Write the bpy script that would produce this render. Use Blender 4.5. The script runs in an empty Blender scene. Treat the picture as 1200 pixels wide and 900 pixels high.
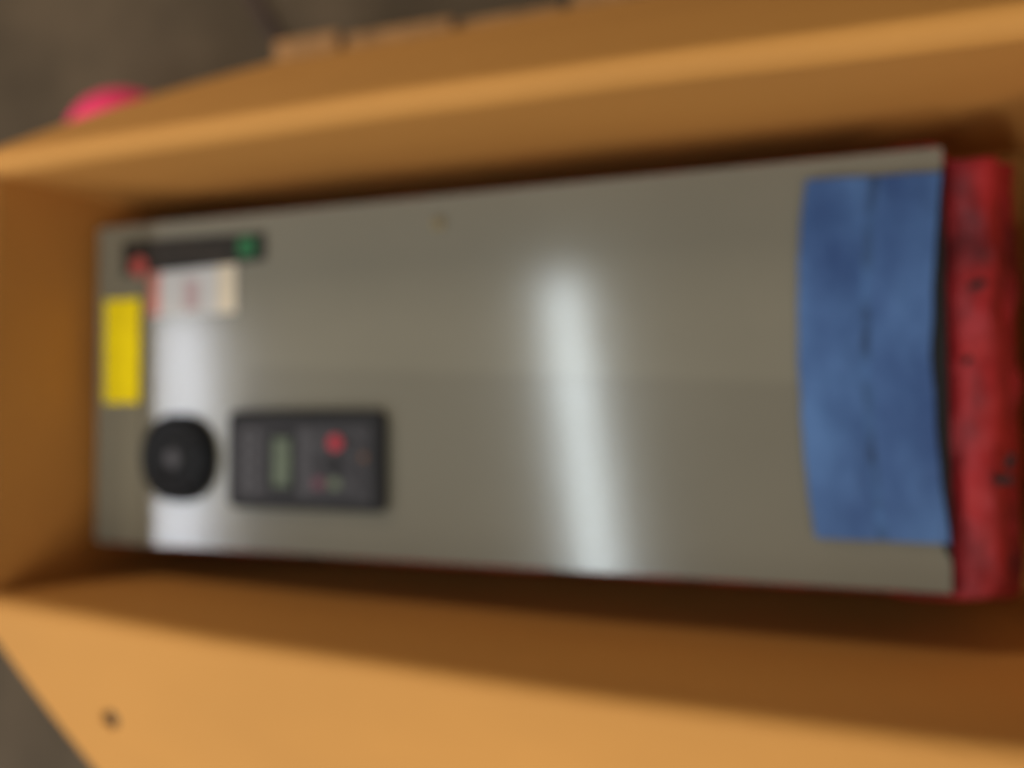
import bpy, bmesh, math, random
from mathutils import Vector, Matrix, noise
random.seed(7)
S = bpy.context.scene
COL = S.collection
Z0 = 0.42                                  # height of the cabinet cover above the floor (all coordinates below are relative to it)

# ------------------------------------------------------------------ camera
cd = bpy.data.cameras.new('camera')
cam = bpy.data.objects.new('camera', cd); COL.objects.link(cam)
cd.sensor_width = 36; cd.lens = 27.0; cd.clip_end = 100; cd.clip_start = 0.02
R = Matrix(((0.95214353, 0.01489339, 0.30528819), (-0.00579907, 0.9995126, -0.03067459), (-0.30559624, 0.02743623, 0.95176583)))
M4 = R.to_4x4(); M4.translation = Vector((0.83297314, 0.17360362, 0.80109198 + Z0))
cam.matrix_world = M4
cd.dof.use_dof = True                      # the phone missed focus: everything lies behind its focal plane
cd.dof.focus_distance = 0.42
cd.dof.aperture_fstop = 1.42
S.camera = cam

# ------------------------------------------------------------------ world, lamps, exposure
W = bpy.data.worlds.new('World'); S.world = W; W.use_nodes = True
bg = W.node_tree.nodes['Background']; bg.inputs[0].default_value = (1.0, 0.86, 0.66, 1); bg.inputs[1].default_value = 0.08
def area(name, x, y0, y1, w, z, power, col):
    l = bpy.data.lights.new(name, 'AREA'); l.shape = 'RECTANGLE'; l.size = w; l.size_y = y1 - y0; l.energy = power; l.color = col
    o = bpy.data.objects.new(name, l); COL.objects.link(o); o.location = (x, (y0 + y1) / 2, z + Z0)
    return o
l1 = area('tube_lamp', 0.28, -5.2, 0.72, 0.115, 2.2, 64, (0.85, 0.96, 1.0))
def turn(o, deg, x, y):                     # turn a lamp about its far end
    a = math.radians(deg); o.rotation_euler[2] = a; h = o.data.size_y/2
    o.location.x = x + h*math.sin(a); o.location.y = y - h*math.cos(a)
turn(l1, 6.2, 0.09, 0.72)
l3 = area('fill_light', 2.6, -1.9, -0.7, 0.6, 2.2, 40, (1.0, 0.90, 0.76))  # added fill from the right, brightens the left box wall; no real fixture
l4 = area('fill_light', -1.1, 2.3, 3.5, 0.6, 2.2, 66, (1.0, 0.88, 0.72))  # added fill from the far side, brightens the far flap and near wall
l2 = area('tube_lamp', -1.80, -5.2, 0.64, 0.20, 2.2, 96, (0.84, 0.89, 1.0))
S.view_settings.view_transform = 'Standard'; S.view_settings.look = 'None'; S.view_settings.gamma = 1; S.view_settings.exposure = 0.08
S.cycles.max_bounces = 8

# ------------------------------------------------------------------ materials
def mat(name, base, rough=0.6, spec=0.5, metal=0.0, noise_amt=0.0, nscale=8, bump=0.0, bscale=60, col2=None, coat=0.0, stretch=(1,1,1), detail=4, ramp=(0.35,0.65)):
    m = bpy.data.materials.new(name); m.use_nodes = True; nt = m.node_tree; b = nt.nodes['Principled BSDF']
    b.inputs['Base Color'].default_value = (*base, 1); b.inputs['Roughness'].default_value = rough
    b.inputs['Specular IOR Level'].default_value = spec; b.inputs['Metallic'].default_value = metal
    b.inputs['Coat Weight'].default_value = coat
    tc = nt.nodes.new('ShaderNodeTexCoord'); mp = nt.nodes.new('ShaderNodeMapping'); mp.inputs['Scale'].default_value = stretch
    nt.links.new(tc.outputs['Object'], mp.inputs[0])
    if noise_amt > 0:
        n = nt.nodes.new('ShaderNodeTexNoise'); n.inputs['Scale'].default_value = nscale; n.inputs['Detail'].default_value = detail
        nt.links.new(mp.outputs[0], n.inputs['Vector'])
        r = nt.nodes.new('ShaderNodeValToRGB'); r.color_ramp.elements[0].position = ramp[0]; r.color_ramp.elements[1].position = ramp[1]
        c2 = col2 or tuple(c * (1 - noise_amt) for c in base)
        r.color_ramp.elements[0].color = (*c2, 1); r.color_ramp.elements[1].color = (*base, 1)
        nt.links.new(n.outputs['Fac'], r.inputs[0]); nt.links.new(r.outputs[0], b.inputs['Base Color'])
    if bump > 0:
        n = nt.nodes.new('ShaderNodeTexNoise'); n.inputs['Scale'].default_value = bscale; n.inputs['Detail'].default_value = 5
        nt.links.new(mp.outputs[0], n.inputs['Vector'])
        bp = nt.nodes.new('ShaderNodeBump'); bp.inputs['Strength'].default_value = bump; bp.inputs['Distance'].default_value = 0.01
        nt.links.new(n.outputs['Fac'], bp.inputs['Height']); nt.links.new(bp.outputs[0], b.inputs['Normal'])
    return m
card = mat('kraft_cardboard', (0.60, 0.264, 0.058), 0.75, 0.25, noise_amt=0.12, nscale=3.5, bump=0.08, bscale=90, stretch=(0.5, 1, 1))
card_edge = mat('corrugated_edge', (0.42, 0.24, 0.09), 0.9, 0.1, noise_amt=0.4, nscale=160)
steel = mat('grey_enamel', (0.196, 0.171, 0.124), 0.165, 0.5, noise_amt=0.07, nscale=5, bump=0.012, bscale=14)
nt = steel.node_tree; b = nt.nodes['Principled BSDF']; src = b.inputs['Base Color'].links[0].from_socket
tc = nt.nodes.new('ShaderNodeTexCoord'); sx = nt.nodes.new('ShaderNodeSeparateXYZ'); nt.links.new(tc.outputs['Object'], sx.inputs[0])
def mth(op, a, c=None, clamp=False):       # the lower half of the cover has a slightly darker base colour below y = 0.21
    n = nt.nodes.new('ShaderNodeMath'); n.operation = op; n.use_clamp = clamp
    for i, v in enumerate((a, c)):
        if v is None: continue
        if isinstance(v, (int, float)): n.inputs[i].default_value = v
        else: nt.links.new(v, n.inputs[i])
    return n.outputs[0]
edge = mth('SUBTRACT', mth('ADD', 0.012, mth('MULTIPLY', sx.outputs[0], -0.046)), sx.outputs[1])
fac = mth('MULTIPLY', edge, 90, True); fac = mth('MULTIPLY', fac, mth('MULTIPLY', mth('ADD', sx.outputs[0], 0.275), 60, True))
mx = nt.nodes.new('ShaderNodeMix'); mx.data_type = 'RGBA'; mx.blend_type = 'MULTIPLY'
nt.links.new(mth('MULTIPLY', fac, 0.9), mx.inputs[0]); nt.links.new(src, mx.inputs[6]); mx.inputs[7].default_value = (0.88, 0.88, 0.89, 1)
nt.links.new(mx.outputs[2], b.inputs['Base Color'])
steel_end = mat('grey_enamel_end', (0.196, 0.171, 0.120), 0.36, 0.5, noise_amt=0.07, nscale=5, bump=0.012, bscale=14)
steel_side = mat('grey_enamel_body', (0.15, 0.135, 0.10), 0.4, 0.5, noise_amt=0.15, nscale=9)
dark = mat('dark_gap', (0.012, 0.011, 0.010), 0.8, 0.2)
blackp = mat('black_plastic', (0.007, 0.0065, 0.0065), 0.6, 0.15, noise_amt=0.2, nscale=40)
charc = mat('charcoal_plastic', (0.018, 0.016, 0.015), 0.6, 0.15, noise_amt=0.2, nscale=30)
face_m = mat('keypad_face', (0.042, 0.036, 0.036), 0.55, 0.2, noise_amt=0.25, nscale=35)
greyp = mat('grey_plastic', (0.068, 0.060, 0.060), 0.55, 0.2, noise_amt=0.1, nscale=30)
hub_m = mat('fan_hub', (0.03, 0.028, 0.028), 0.5, 0.3, noise_amt=0.1, nscale=30)
lcd = mat('lcd_green', (0.075, 0.088, 0.036), 0.45, 0.5, noise_amt=0.25, nscale=60)
redb = mat('red_button', (0.36, 0.020, 0.030), 0.45, 0.3, noise_amt=0.05, nscale=30)
maroon = mat('maroon_button', (0.12, 0.035, 0.045), 0.45, 0.4, noise_amt=0.05, nscale=30)
olive = mat('olive_button', (0.10, 0.11, 0.06), 0.45, 0.4, noise_amt=0.05, nscale=30)
amber = mat('amber_lens', (0.15, 0.06, 0.02), 0.3, 0.5, noise_amt=0.05, nscale=30)
plate_m = mat('nameplate_black', (0.016, 0.014, 0.012), 0.6, 0.15, noise_amt=0.55, nscale=35, col2=(0.034, 0.026, 0.019))
plate_mark = mat('nameplate_mark', (0.055, 0.042, 0.03), 0.6, 0.15, noise_amt=0.3, nscale=60)
green = mat('green_print', (0.012, 0.13, 0.035), 0.4, 0.4, noise_amt=0.2, nscale=60)
white = mat('label_white', (0.48, 0.44, 0.40), 0.5, 0.4, noise_amt=0.12, nscale=50)
cream = mat('label_cream', (0.60, 0.48, 0.33), 0.5, 0.4, noise_amt=0.05, nscale=50)
salmon = mat('label_red_print', (0.52, 0.17, 0.12), 0.5, 0.4, noise_amt=0.2, nscale=50)
pinkp = mat('label_pink_print', (0.40, 0.27, 0.25), 0.5, 0.4, noise_amt=0.1, nscale=50)
dotred = mat('red_sticker', (0.50, 0.085, 0.07), 0.5, 0.4, noise_amt=0.15, nscale=50)
yellow = mat('yellow_label', (0.90, 0.66, 0.003), 0.6, 0.2, noise_amt=0.08, nscale=30, col2=(0.84, 0.60, 0.005))
ink = mat('label_ink', (0.55, 0.38, 0.02), 0.5, 0.3, noise_amt=0.3, nscale=80)
brass = mat('brass', (0.34, 0.24, 0.10), 0.4, 0.5, metal=0.4, noise_amt=0.1, nscale=60)
blue = mat('blue_plastic', (0.066, 0.134, 0.285), 0.6, 0.25, noise_amt=0.5, nscale=11, bump=0.5, bscale=22, col2=(0.028, 0.062, 0.165), stretch=(1.3, 0.7, 1))
wood = mat('pallet_wood', (0.50, 0.245, 0.09), 0.8, 0.2, noise_amt=0.35, nscale=10, bump=0.2, bscale=60, stretch=(6, 0.6, 6))
rubber = mat('magenta_rubber', (1.0, 0.035, 0.15), 0.7, 0.4, noise_amt=0.06, nscale=6, coat=0.0)
strip_m = mat('dark_red_wood', (0.06, 0.03, 0.02), 0.7, 0.3, noise_amt=0.4, nscale=20)
ceil_m = mat('ceiling_paint', (0.30, 0.27, 0.22), 0.9, 0.2, noise_amt=0.1, nscale=2)
floor_m = mat('concrete', (0.112, 0.076, 0.044), 0.8, 0.15, noise_amt=0.45, nscale=3.2, bump=0.15, bscale=40, col2=(0.062, 0.043, 0.025), detail=8)

# red crinkled plastic with dark mottling in its colour
redm = mat('red_plastic_film', (0.32, 0.014, 0.016), 0.62, 0.3, noise_amt=0.7, nscale=15, bump=0.5, bscale=26, col2=(0.045, 0.004, 0.005), stretch=(1.5, 0.8, 1), detail=6, ramp=(0.30, 0.56))

# ------------------------------------------------------------------ builders
BASE = {}
def thing(name, label, cat, base, group=None):
    o = bpy.data.objects.new(name, None); COL.objects.link(o)
    o.location = (base[0], base[1], base[2] + Z0); o.empty_display_size = 0.05
    o['label'] = label; o['category'] = cat
    if group: o['group'] = group
    BASE[o.name] = Vector(base)
    return o
def base_of(o):
    while o is not None and o.parent is not None: o = o.parent
    return BASE.get(o.name, Vector((0, 0, -Z0))) if o else Vector((0, 0, -Z0))
def link(name, bm, m, parent=None, smooth=True, bev=0, label=None):
    b = base_of(parent)
    bmesh.ops.recalc_face_normals(bm, faces=bm.faces)
    bmesh.ops.translate(bm, verts=bm.verts, vec=-b)
    me = bpy.data.meshes.new(name); bm.to_mesh(me); bm.free()
    for mm in (m if isinstance(m, (list, tuple)) else [m]): me.materials.append(mm)
    if smooth:
        me.polygons.foreach_set('use_smooth', [True] * len(me.polygons)); me.set_sharp_from_angle(angle=math.radians(40))
    o = bpy.data.objects.new(name, me); COL.objects.link(o)
    if parent: o.parent = parent
    if bev:
        md = o.modifiers.new('bevel', 'BEVEL'); md.width = bev; md.segments = 2; md.limit_method = 'ANGLE'
    if label: o['label'] = label
    return o
def bx(bm, x0, x1, y0, y1, z0, z1, rz=0):
    v = [bm.verts.new((x, y, z)) for z in (z0, z1) for y in (y0, y1) for x in (x0, x1)]
    for f in ((0,2,3,1),(4,5,7,6),(0,1,5,4),(2,6,7,3),(0,4,6,2),(1,3,7,5)): bm.faces.new([v[i] for i in f])
    if rz:
        c = Vector(((x0+x1)/2, (y0+y1)/2, 0))
        bmesh.ops.rotate(bm, verts=v, cent=c, matrix=Matrix.Rotation(rz, 3, 'Z'))
    return v
def box(name, x0, x1, y0, y1, z0, z1, m, parent=None, bev=0.0, rz=0, label=None):
    bm = bmesh.new(); bx(bm, x0, x1, y0, y1, z0, z1, rz); return link(name, bm, m, parent, True, bev, label)
def prism(name, pts, z0, z1, m, parent=None, bev=0, label=None):
    bm = bmesh.new(); a = [bm.verts.new((x, y, z0)) for x, y in pts]; b = [bm.verts.new((x, y, z1)) for x, y in pts]
    n = len(pts); bm.faces.new(a[::-1]); bm.faces.new(b)
    for i in range(n): bm.faces.new((a[i], a[(i+1) % n], b[(i+1) % n], b[i]))
    return link(name, bm, m, parent, True, bev, label)
def rrect(x0, x1, y0, y1, r, n=6):
    p = []
    for cx, cy, a0 in ((x1-r, y1-r, 0), (x0+r, y1-r, 90), (x0+r, y0+r, 180), (x1-r, y0+r, 270)):
        for i in range(n+1):
            a = math.radians(a0 + 90*i/n); p.append((cx + r*math.cos(a), cy + r*math.sin(a)))
    return p
def circ(cx, cy, r, n=32): return [(cx + r*math.cos(2*math.pi*i/n), cy + r*math.sin(2*math.pi*i/n)) for i in range(n)]
def ring(name, cx, cy, r, t, z, m, parent, n=40, k=8):
    bm = bmesh.new(); rows = []
    for i in range(n):
        a = 2*math.pi*i/n
        rows.append([bm.verts.new((cx + (r + t*math.cos(2*math.pi*j/k))*math.cos(a), cy + (r + t*math.cos(2*math.pi*j/k))*math.sin(a), z + t*math.sin(2*math.pi*j/k))) for j in range(k)])
    for i in range(n):
        for j in range(k): bm.faces.new((rows[i][j], rows[(i+1)%n][j], rows[(i+1)%n][(j+1)%k], rows[i][(j+1)%k]))
    return link(name, bm, m, parent)
def sheet(name, g, t, mats, parent=None, label=None):
    """thick sheet from a grid of points: the given points are one face, the other lies t along the normal; rim gets material 1"""
    nu, nv = len(g), len(g[0]); G = [[Vector(p) for p in r] for r in g]; bm = bmesh.new()
    A = [[None]*nv for _ in range(nu)]; B = [[None]*nv for _ in range(nu)]
    for i in range(nu):
        for j in range(nv):
            du = G[min(i+1, nu-1)][j] - G[max(i-1, 0)][j]; dv = G[i][min(j+1, nv-1)] - G[i][max(j-1, 0)]
            n = du.cross(dv).normalized()
            A[i][j] = bm.verts.new(G[i][j]); B[i][j] = bm.verts.new(G[i][j] + n*t)
    for i in range(nu-1):
        for j in range(nv-1):
            bm.faces.new((A[i][j], A[i+1][j], A[i+1][j+1], A[i][j+1])); bm.faces.new((B[i][j], B[i][j+1], B[i+1][j+1], B[i+1][j]))
    rim = []
    for i in range(nu-1):
        rim += [bm.faces.new((A[i][0], B[i][0], B[i+1][0], A[i+1][0])), bm.faces.new((A[i][-1], A[i+1][-1], B[i+1][-1], B[i][-1]))]
    for j in range(nv-1):
        rim += [bm.faces.new((A[0][j], A[0][j+1], B[0][j+1], B[0][j])), bm.faces.new((A[-1][j], B[-1][j], B[-1][j+1], A[-1][j+1]))]
    if isinstance(mats, (list, tuple)) and len(mats) > 1:
        for f in rim: f.material_index = 1
    return link(name, bm, mats, parent, True, 0, label)
def nz(x, y, z=0.0, s=1.0): return noise.noise(Vector((x*s, y*s, z*s)))
def setting(o): o['kind'] = 'structure'; return o

# ------------------------------------------------------------------ floor and ceiling
bm = bmesh.new(); vs = [bm.verts.new((x, y, -0.42)) for x, y in ((-6, -6), (7, -6), (7, 7), (-6, 7))]; bm.faces.new(vs)
setting(link('floor', bm, floor_m, smooth=False))
setting(box('ceiling', -6, 7, -7, 0.28, 2.32, 2.36, ceil_m))

# ------------------------------------------------------------------ pallet under the box
pal = thing('wooden_pallet', 'pale wooden pallet under the cardboard box, board ends showing past the upper flap', 'pallet', (0.62, 0.33, -0.42))
TOP = -0.287
edges = [(0.068, 0.190), (0.204, 0.390), (0.404, 0.563), (0.578, 0.712), (0.726, 0.872), (0.888, 1.034), (1.048, 1.19)]
for k, (a, b) in enumerate(edges):
    y1 = (0.790, 0.780, 0.771, 0.784, 0.775, 0.782, 0.777)[k]; y0 = -0.10 + 0.004*math.sin(k*1.7)
    box('deck_board', a, b, y0, y1, TOP - 0.020 - 0.001*(k % 2), TOP, wood, pal, bev=0.003)
for y in (-0.06, 0.30, 0.66):
    box('stringer', 0.075, 1.18, y, y + 0.09, TOP - 0.04, TOP - 0.0225, wood, pal, bev=0.003)
    for x in (0.08, 0.57, 1.06):
        box('block', x, x + 0.1, y + 0.002, y + 0.088, TOP - 0.112, TOP - 0.0405, wood, pal, bev=0.003)
for y in (-0.06, 0.30, 0.66):
    box('bottom_board', 0.075, 1.18, y - 0.004, y + 0.094, TOP - 0.132, TOP - 0.1125, wood, pal, bev=0.003)

# ------------------------------------------------------------------ cardboard box
XL, XR, ZB, ZT, RF, T = -0.026, 1.17, -0.28, 0.14, 0.016, 0.006
cb = thing('cardboard_box', 'long open brown cardboard box with its flaps folded outwards around the grey cabinet', 'box', (0.57, 0.2, ZB))
def far_y(x, s):                             # inner face of the far wall: x along, s = 0 foot .. 1 top
    xx = (x - XL)/(XR - XL)
    return 0.478 - 0.027*s + 0.006*math.sin(math.pi*xx)*s + 0.0015*nz(x*5, s*3, 1)
def near_y(x, s):
    xx = (x - XL)/(XR - XL)
    return -0.052 - (-0.012 + 0.040*xx)*s - 0.010*math.sin(math.pi*xx)*s + 0.0015*nz(x*5, s*3, 5)
def left_x(y, s): return -0.012 - 0.016*s + 0.001*nz(y*6, s*3, 9)
def right_x(y, s): return XR - 0.02 + 0.02*s
NX = 48
def ys(fn, sgn):
    g = []
    for i in range(NX+1):
        row = []
        for j in range(13):
            s = j/12; z = ZB + T + 0.001 + (ZT - RF - ZB - T - 0.001)*s
            x = left_x(0.2, s) + (right_x(0.2, s) - left_x(0.2, s))*i/NX
            row.append((x, fn(x, s), z))
        g.append(row)
    return sheet('wall', g, T*sgn, [card, card_edge], cb)
ys(far_y, -1); ys(near_y, 1)
# end walls
def ends(fn, sgn):
    g = []
    for i in range(17):
        row = []
        for j in range(13):
            s = j/12; z = ZB + T + 0.001 + (ZT - RF - ZB - T - 0.001)*s
            x = fn(0.2, s); y0 = near_y(x, s) - T; y1 = far_y(x, s) + T
            y = y0 + (y1 - y0)*i/16
            row.append((fn(y, s), y, z))
        g.append(row)
    return sheet('wall', g, T*sgn, [card, card_edge], cb)
ends(lambda y, s: left_x(y, s) - 0.0005, 1); ends(lambda y, s: right_x(y, s) + 0.0005, -1)
box('bottom', XL - 0.004, XR + 0.004, -0.061, 0.487, ZB, ZB + T, card, cb)
# flaps, each with the rounded fold that carries on from its wall
def flap_y(fn, out, slope, length, taper_l, taper_r, sgn, sag=0.0):
    g = []
    prof = []                                # (outward, up, flap fraction)
    a_end = math.pi/2 + slope
    for k in range(9):
        a = a_end*k/8; prof.append((RF - RF*math.cos(a), RF*math.sin(a), 0.0))
    o0, u0 = prof[-1][0], prof[-1][1]
    for k in range(1, 15):
        f = k/14; prof.append((o0 + math.cos(slope)*length*f, u0 - math.sin(slope)*length*f + sag*math.sin(math.pi*f), f))
    xl0 = left_x(0.2, 1); xr0 = right_x(0.2, 1)
    for i in range(NX+1):
        row = []
        for (o, u, f) in prof:
            x0 = xl0 + taper_l*f; x1 = xr0 - taper_r*f; x = x0 + (x1 - x0)*i/NX
            xb = xl0 + (xr0 - xl0)*i/NX
            w = 0.004*f*nz(x*3, f*2, 3)
            row.append((x, fn(xb, 1) + out*o, ZT - RF + u + w + 0.0003))
        g.append(row)
    return sheet('flap', g, T*sgn, [card, card_edge], cb)
ff = flap_y(far_y, 1, math.radians(54), 0.315, 0.21, 0.06, -1, sag=0.01)
nf = flap_y(near_y, -1, math.radians(17), 0.36, 0.235, 0.05, 1, sag=0.006)
nf['label'] = 'bright near flap with a small dark hole'; ff['label'] = 'duller far flap sloping down over the pallet'
# a hand hole punched in the near flap
bm = bmesh.new(); bmesh.ops.create_cone(bm, cap_ends=True, segments=20, radius1=0.0115, radius2=0.0115, depth=0.2)
bmesh.ops.translate(bm, verts=bm.verts, vec=(0.140, -0.171, 0.09))
cut = link('hole_cutter', bm, dark, cb, smooth=False)
md = nf.modifiers.new('hole', 'BOOLEAN'); md.object = cut; md.operation = 'DIFFERENCE'; md.solver = 'EXACT'
bpy.context.view_layer.update()
dg = bpy.context.evaluated_depsgraph_get()
me2 = bpy.data.meshes.new_from_object(nf.evaluated_get(dg)); nf.modifiers.clear(); nf.data = me2
bpy.data.objects.remove(cut)
def flap_x(fn, out, slope, length, sgn):
    g = []; prof = []
    a_end = math.pi/2 + slope
    for k in range(9):
        a = a_end*k/8; prof.append((RF - RF*math.cos(a), RF*math.sin(a), 0.0))
    o0, u0 = prof[-1][0], prof[-1][1]
    for k in range(1, 9):
        f = k/8; prof.append((o0 + math.cos(slope)*length*f, u0 - math.sin(slope)*length*f, f))
    for i in range(17):
        row = []
        for (o, u, f) in prof:
            x = fn(0.2, 1); y0 = near_y(x, 1) + 0.004 + 0.03*f; y1 = far_y(x, 1) - 0.004 - 0.03*f
            row.append((x + out*o, y0 + (y1 - y0)*i/16, ZT - RF + u + 0.0003))
        g.append(row)
    return sheet('flap', g, T*sgn, [card, card_edge], cb)
flap_x(left_x, -1, math.radians(74), 0.2, 1); flap_x(right_x, 1, math.radians(60), 0.2, -1)

# ------------------------------------------------------------------ red plastic wrap around the cabinet's body
rw = thing('plastic_wrap', 'crinkled red plastic wrap bulging out past the right end of the grey cabinet', 'plastic wrap', (0.5, 0.2, ZB + T))
def outline(off_r, off, r, n=160):
    """points of a rounded rectangle around the cabinet, by arc length"""
    x0, x1, y0, y1 = -off, 1.0 + off_r, -off, 0.415 + off
    pts = rrect(x0, x1, y0, y1, r, 8); P = [Vector((p[0], p[1], 0)) for p in pts]
    out = []
    for k in range(n):                       # cast from the centre line so that inner and outer loops stay paired
        a = 2*math.pi*k/n; d = Vector((math.cos(a), math.sin(a)*0.5, 0)).normalized(); c = Vector((0.5, 0.2075, 0)); best = None
        for i in range(len(P)):
            p, q = P[i] - c, P[(i+1) % len(P)] - c; e = q - p
            den = d.x*e.y - d.y*e.x
            if abs(den) < 1e-12: continue
            t = (p.x*e.y - p.y*e.x)/den; u = (p.x*d.y - p.y*d.x)/den
            if t > 0 and -1e-6 <= u <= 1+1e-6: best = t if best is None else max(best, t)
        out.append(c + d*best)
    return out
NO = 420
inn = outline(0.0015, 0.0015, 0.006, NO); out_ = outline(0.074, 0.014, 0.012, NO)
prof = [(0.0, -0.10), (0.0, -0.030), (0.05, -0.018), (0.18, -0.010), (0.34, -0.008), (0.50, -0.010), (0.62, -0.017), (0.72, -0.030), (0.80, -0.036), (0.90, -0.040), (1.0, -0.055), (1.05, -0.09), (1.04, -0.14), (1.06, -0.20), (1.02, -0.265)]
bm = bmesh.new(); rows = []
for k in range(NO):
    row = []; side = max(0, min(1, (inn[k].x - 0.9)*12)); p0, p1 = inn[k], out_[k]
    for j, (t, z) in enumerate(prof):
        p = p0.lerp(p1, t); amp = (0.2 + 0.8*side) * (1 if j > 1 else 0)
        zz = z if side > 0.5 else z - 0.012
        if j <= 1: zz = z
        d = amp*(0.006*nz(p.x*22, p.y*26, z*20) + 0.004*nz(p.x*60, p.y*50, z*40+3))
        dxy = (p1 - p0).normalized()*(amp*0.005*nz(p.x*14, p.y*24, z*30 + 7))
        if side < 0.5: dxy = dxy*0.5
        v = Vector((p.x, p.y, zz + d)) + (dxy if j > 6 else Vector((0, 0, 0)))
        if v.x > 1.003: v.y = min(v.y, 0.404 + 0.003*nz(v.x*30, v.z*30, 5))   # the bulge is a little narrower than the cabinet
        row.append(bm.verts.new(v))
    rows.append(row)
for k in range(NO):
    for j in range(len(prof)-1): bm.faces.new((rows[k][j], rows[(k+1) % NO][j], rows[(k+1) % NO][j+1], rows[k][j+1]))
f = link('film', bm, redm, rw); md = f.modifiers.new('thick', 'SOLIDIFY'); md.thickness = 0.0006; md.offset = 1
# small flat dark marks on the red film
for (x, y, a, l, w) in ((1.028, 0.285, 0.3, 0.014, 0.006), (1.045, 0.105, 0.1, 0.014, 0.008), (1.050, 0.122, 1.2, 0.014, 0.006), (1.018, 0.215, 0.9, 0.008, 0.005)):
    box('dark_mark', x - l/2, x + l/2, y - w/2, y + w/2, -0.0065, -0.0055, dark, rw, rz=a)

# ------------------------------------------------------------------ grey cabinet
cab = thing('control_cabinet', 'long grey metal control cabinet lying on its back inside the cardboard box', 'control cabinet', (0.5, 0.2075, ZB + T))
box('body', 0.003, 0.997, 0.003, 0.412, ZB + T + 0.001, -0.006, steel_side, cab, bev=0.004)
def cover_grid(x0, x1, y0, y1, nx, ny, tilt=0.0):
    g = []
    for i in range(nx+1):
        row = []
        for j in range(ny+1):
            x = x0 + (x1 - x0)*i/nx; y = y0 + (y1 - y0)*j/ny
            z = -0.0015 + 0.0011*math.sin((x-0.0735)/0.9265*math.pi) * math.sin(y/0.415*math.pi) + 0.00022*nz(x*3.2, y*3.2, 2) + tilt*(x - x1)
            row.append((x, y, z))
        g.append(row)
    return g
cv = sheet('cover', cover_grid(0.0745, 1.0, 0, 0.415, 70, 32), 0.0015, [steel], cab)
sp = sheet('end_panel', cover_grid(0.0, 0.0725, 0, 0.415, 6, 32, tilt=-0.02), 0.0015, [steel_end], cab, label='narrow left end panel beside the cover')
box('seam', 0.0723, 0.0747, 0.002, 0.413, -0.0055, -0.003, dark, cab)
for y, s in ((0.0, -1), (0.415, 1)):           # folded lips of the cover
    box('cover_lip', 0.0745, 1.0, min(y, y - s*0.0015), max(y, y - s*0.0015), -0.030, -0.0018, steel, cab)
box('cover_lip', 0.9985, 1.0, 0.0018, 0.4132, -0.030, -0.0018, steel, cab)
box('cover_lip', 0.0, 0.0015, 0.0, 0.415, -0.030, -0.0005, steel, cab)

Z = 0.0012
# fan with guard
FX, FY = 0.1345, 0.1125
fan = prism('fan', rrect(FX-0.0575, FX+0.0575, FY-0.0555, FY+0.0555, 0.050, 12), Z, Z+0.004, blackp, cab, bev=0.001)
ring('housing_ring', FX, FY, 0.050, 0.0045, Z+0.007, blackp, fan)
for k in range(7):
    a = 2*math.pi*k/7; bm = bmesh.new(); vs = []
    for r, da, zz in ((0.013, -0.25, 0.0045), (0.041, -0.05, 0.0048), (0.041, 0.55, 0.0095), (0.013, 0.35, 0.0095)):
        vs.append((FX + r*math.cos(a+da), FY + r*math.sin(a+da), Z+zz))
    A = [bm.verts.new(v) for v in vs]; B = [bm.verts.new((v[0], v[1], v[2]+0.001)) for v in vs]
    bm.faces.new(A[::-1]); bm.faces.new(B)
    for i in range(4): bm.faces.new((A[i], A[(i+1) % 4], B[(i+1) % 4], B[i]))
    link('blade', bm, blackp, fan)
prism('hub', circ(FX, FY, 0.0135, 28), Z+0.0042, Z+0.012, hub_m, fan, bev=0.001)
for r in (0.018, 0.026, 0.034, 0.042): ring('guard_ring', FX, FY, r, 0.0014, Z+0.0135, hub_m, fan)
prism('guard_cap', circ(FX, FY, 0.0115, 28), Z+0.0124, Z+0.0148, greyp, fan, bev=0.0008)
for k in range(4):
    a = math.pi/4 + k*math.pi/2; c, s = math.cos(a), math.sin(a)
    bm = bmesh.new(); bx(bm, FX+0.010, FX+0.052, FY-0.0012, FY+0.0012, Z+0.0125, Z+0.0145)
    bmesh.ops.rotate(bm, verts=bm.verts, cent=(FX, FY, 0), matrix=Matrix.Rotation(a, 3, 'Z')); link('guard_spoke', bm, blackp, fan)
# keypad
kp = prism('keypad', rrect(0.216, 0.4265, 0.0545, 0.1715, 0.010), Z, Z+0.013, charc, cab, bev=0.003)
prism('face_plate', rrect(0.231, 0.411, 0.066, 0.1555, 0.005), Z+0.0131, Z+0.0145, face_m, kp, bev=0.0005)
FZ = Z+0.0146
box('side_strip', 0.2365, 0.2640, 0.072, 0.150, FZ, FZ+0.001, greyp, kp, bev=0.0004)
box('bezel', 0.2755, 0.3135, 0.073, 0.148, FZ, FZ+0.0014, charc, kp, bev=0.0005)
box('display', 0.2830, 0.3065, 0.0820, 0.1390, FZ+0.0015, FZ+0.0022, lcd, kp)
box('side_strip', 0.3180, 0.3320, 0.072, 0.150, FZ, FZ+0.001, greyp, kp, bev=0.0004)
prism('stop_button', circ(0.3675, 0.134, 0.0095, 24), FZ, FZ+0.0045, redb, kp, bev=0.001)
for bxx, byy, bm_ in ((0.345, 0.087, maroon), (0.366, 0.087, olive), (0.386, 0.087, greyp), (0.345, 0.108, face_m), (0.366, 0.108, charc), (0.388, 0.108, face_m), (0.345, 0.130, greyp), (0.389, 0.132, face_m)):
    prism('button', rrect(bxx-0.0075, bxx+0.0075, byy-0.0065, byy+0.0065, 0.003, 4), FZ, FZ+0.003, bm_, kp, bev=0.0008)
prism('indicator', circ(0.4035, 0.118, 0.004, 16), FZ, FZ+0.002, amber, kp)
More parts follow.
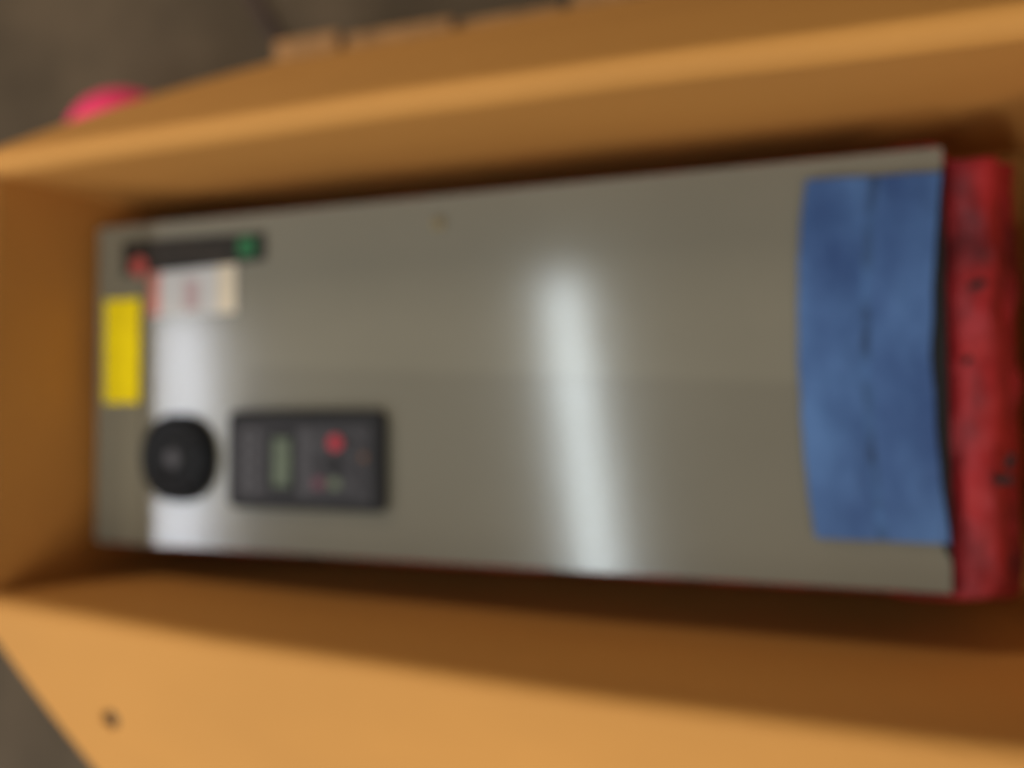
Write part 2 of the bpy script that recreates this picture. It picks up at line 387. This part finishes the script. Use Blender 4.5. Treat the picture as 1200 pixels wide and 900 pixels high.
for k in range(4): prism('indicator', circ(0.2502, 0.083 + 0.019*k, 0.0042, 16), FZ+0.0011, FZ+0.002, charc, kp)
# name plate
npm = prism('name_plate', [(0.042, 0.349), (0.2600, 0.3560), (0.2590, 0.3900), (0.0420, 0.3935)], Z+0.0008, Z+0.0022, plate_m, cab, bev=0.0006)
for x0, x1 in ((0.058, 0.088), (0.094, 0.112), (0.118, 0.150), (0.157, 0.176), (0.182, 0.205)):
    box('print_mark', x0, x1, 0.3685, 0.3785, Z+0.0023, Z+0.0027, plate_mark, npm)
prism('emblem', rrect(0.2215, 0.2465, 0.3615, 0.3860, 0.007), Z+0.0023, Z+0.0029, green, npm)
prism('round_sticker', circ(0.0700, 0.3590, 0.0130, 24), Z+0.0034, Z+0.0039, dotred, cab)
# warning label
wl = box('warning_label', 0.083, 0.218, 0.2935, 0.3565, Z, Z+0.0006, white, cab)
box('red_band', 0.0832, 0.1015, 0.2945, 0.3555, Z+0.0007, Z+0.0009, salmon, wl)
box('pink_band', 0.139, 0.162, 0.300, 0.338, Z+0.0007, Z+0.0009, pinkp, wl)
box('cream_band', 0.190, 0.2165, 0.2945, 0.3555, Z+0.0007, Z+0.0009, cream, wl)
# yellow label (on the end panel)
yl = box('yellow_label', 0.0145, 0.0715, 0.1825, 0.318, 0.0038, 0.0044, yellow, cab)
# small latch near the upper edge
lt = prism('latch', circ(0.490, 0.3825, 0.0065, 20), Z, Z+0.004, brass, cab, bev=0.001)
box('slot', 0.4885, 0.4915, 0.3785, 0.3865, Z+0.0041, Z+0.0046, dark, lt)
# dark lens-shaped strip at the right edge of the cover
prism('edge_strip', [(0.9995, 0.030), (0.9995, 0.395), (0.992, 0.385), (0.984, 0.30), (0.982, 0.22), (0.985, 0.13), (0.993, 0.045)], Z-0.001, Z+0.0012, dark, cab)

# ------------------------------------------------------------------ blue plastic sleeve lying on the cover
NXb, NYb = 26, 70
g = []
for i in range(NXb+1):
    row = []
    for j in range(NYb+1):
        v = j/NYb; u = i/NXb; y = 0.0465 + (0.394 - 0.0465 - 0.004*u)*v
        xl = 0.884 - 0.013*math.sin(math.pi*v)**0.8 - 0.004*(v > 0.5)*(v-0.5)*2 + 0.0012*nz(y*30, 0, 1)
        xr = 0.998 - 0.012*math.sin(math.pi*v) + 0.0012*nz(y*25, 5, 1)
        x = xl + (xr - xl)*u
        crease = math.exp(-((u-0.52)/0.05)**2)
        z = 0.0042 + 0.0022*(1-crease)*math.sin(math.pi*min(1, abs(u-0.52)/0.5)) + 0.0035*max(0, u-0.8)*5*math.sin(math.pi*v) + 0.0009*nz(x*40, y*22, 1) + 0.0006*nz(x*80, y*70, 4)
        row.append((x, y, max(0.0030, z)))
    g.append(row)
bs = sheet('plastic_sleeve', g, 0.0005, [blue])
bs['label'] = 'creased blue plastic sleeve lying across the right end of the grey cabinet'; bs['category'] = 'plastic sleeve'

bm = bmesh.new(); prev = None
for j in range(0, NYb+1):                    # crease down the middle of the sleeve, its shade put into a darker strip
    u = 0.52; p = Vector(g[int(NXb*u)][j]).lerp(Vector(g[int(NXb*u)+1][j]), 0.5); w = 0.0035 + 0.006*abs(nz(j*0.16, 2.0, 8))
    cur = [bm.verts.new(p + Vector((dx, 0, 0.0008 + dz))) for dx, dz in ((-w, -0.0002), (0, 0.0006), (w, -0.0002), (0, -0.0006))]
    if prev:
        for k in range(4): bm.faces.new((prev[k], prev[(k+1) % 4], cur[(k+1) % 4], cur[k]))
    else: bm.faces.new(cur)
    prev = cur
bm.faces.new(prev[::-1])
link('crease_shade', bm, mat('blue_crease_shade', (0.055, 0.115, 0.25), 0.7, 0.2, noise_amt=0.8, nscale=16, col2=(0.026, 0.050, 0.11), ramp=(0.42, 0.60)), bs)

# ------------------------------------------------------------------ things on the floor
bm = bmesh.new(); bmesh.ops.create_uvsphere(bm, u_segments=48, v_segments=28, radius=0.104)
bmesh.ops.translate(bm, verts=bm.verts, vec=(-0.262, 0.652, -0.42 + 0.104))
ball = link('ball', bm, rubber); ball['label'] = 'round hot pink ball on the floor, half hidden behind the box flap'; ball['category'] = 'ball'
bm = bmesh.new(); bx(bm, -0.2, 0.2, -0.011, 0.011, -0.4195, -0.405)
bmesh.ops.rotate(bm, verts=bm.verts, cent=(0, 0, 0), matrix=Matrix.Rotation(math.radians(-57), 3, 'Z'))
bmesh.ops.translate(bm, verts=bm.verts, vec=(-0.115, 1.025, 0))
st = link('wood_strip', bm, strip_m, bev=0.002); st['label'] = 'thin dark reddish strip of wood lying on the floor beyond the pallet'; st['category'] = 'wood strip'
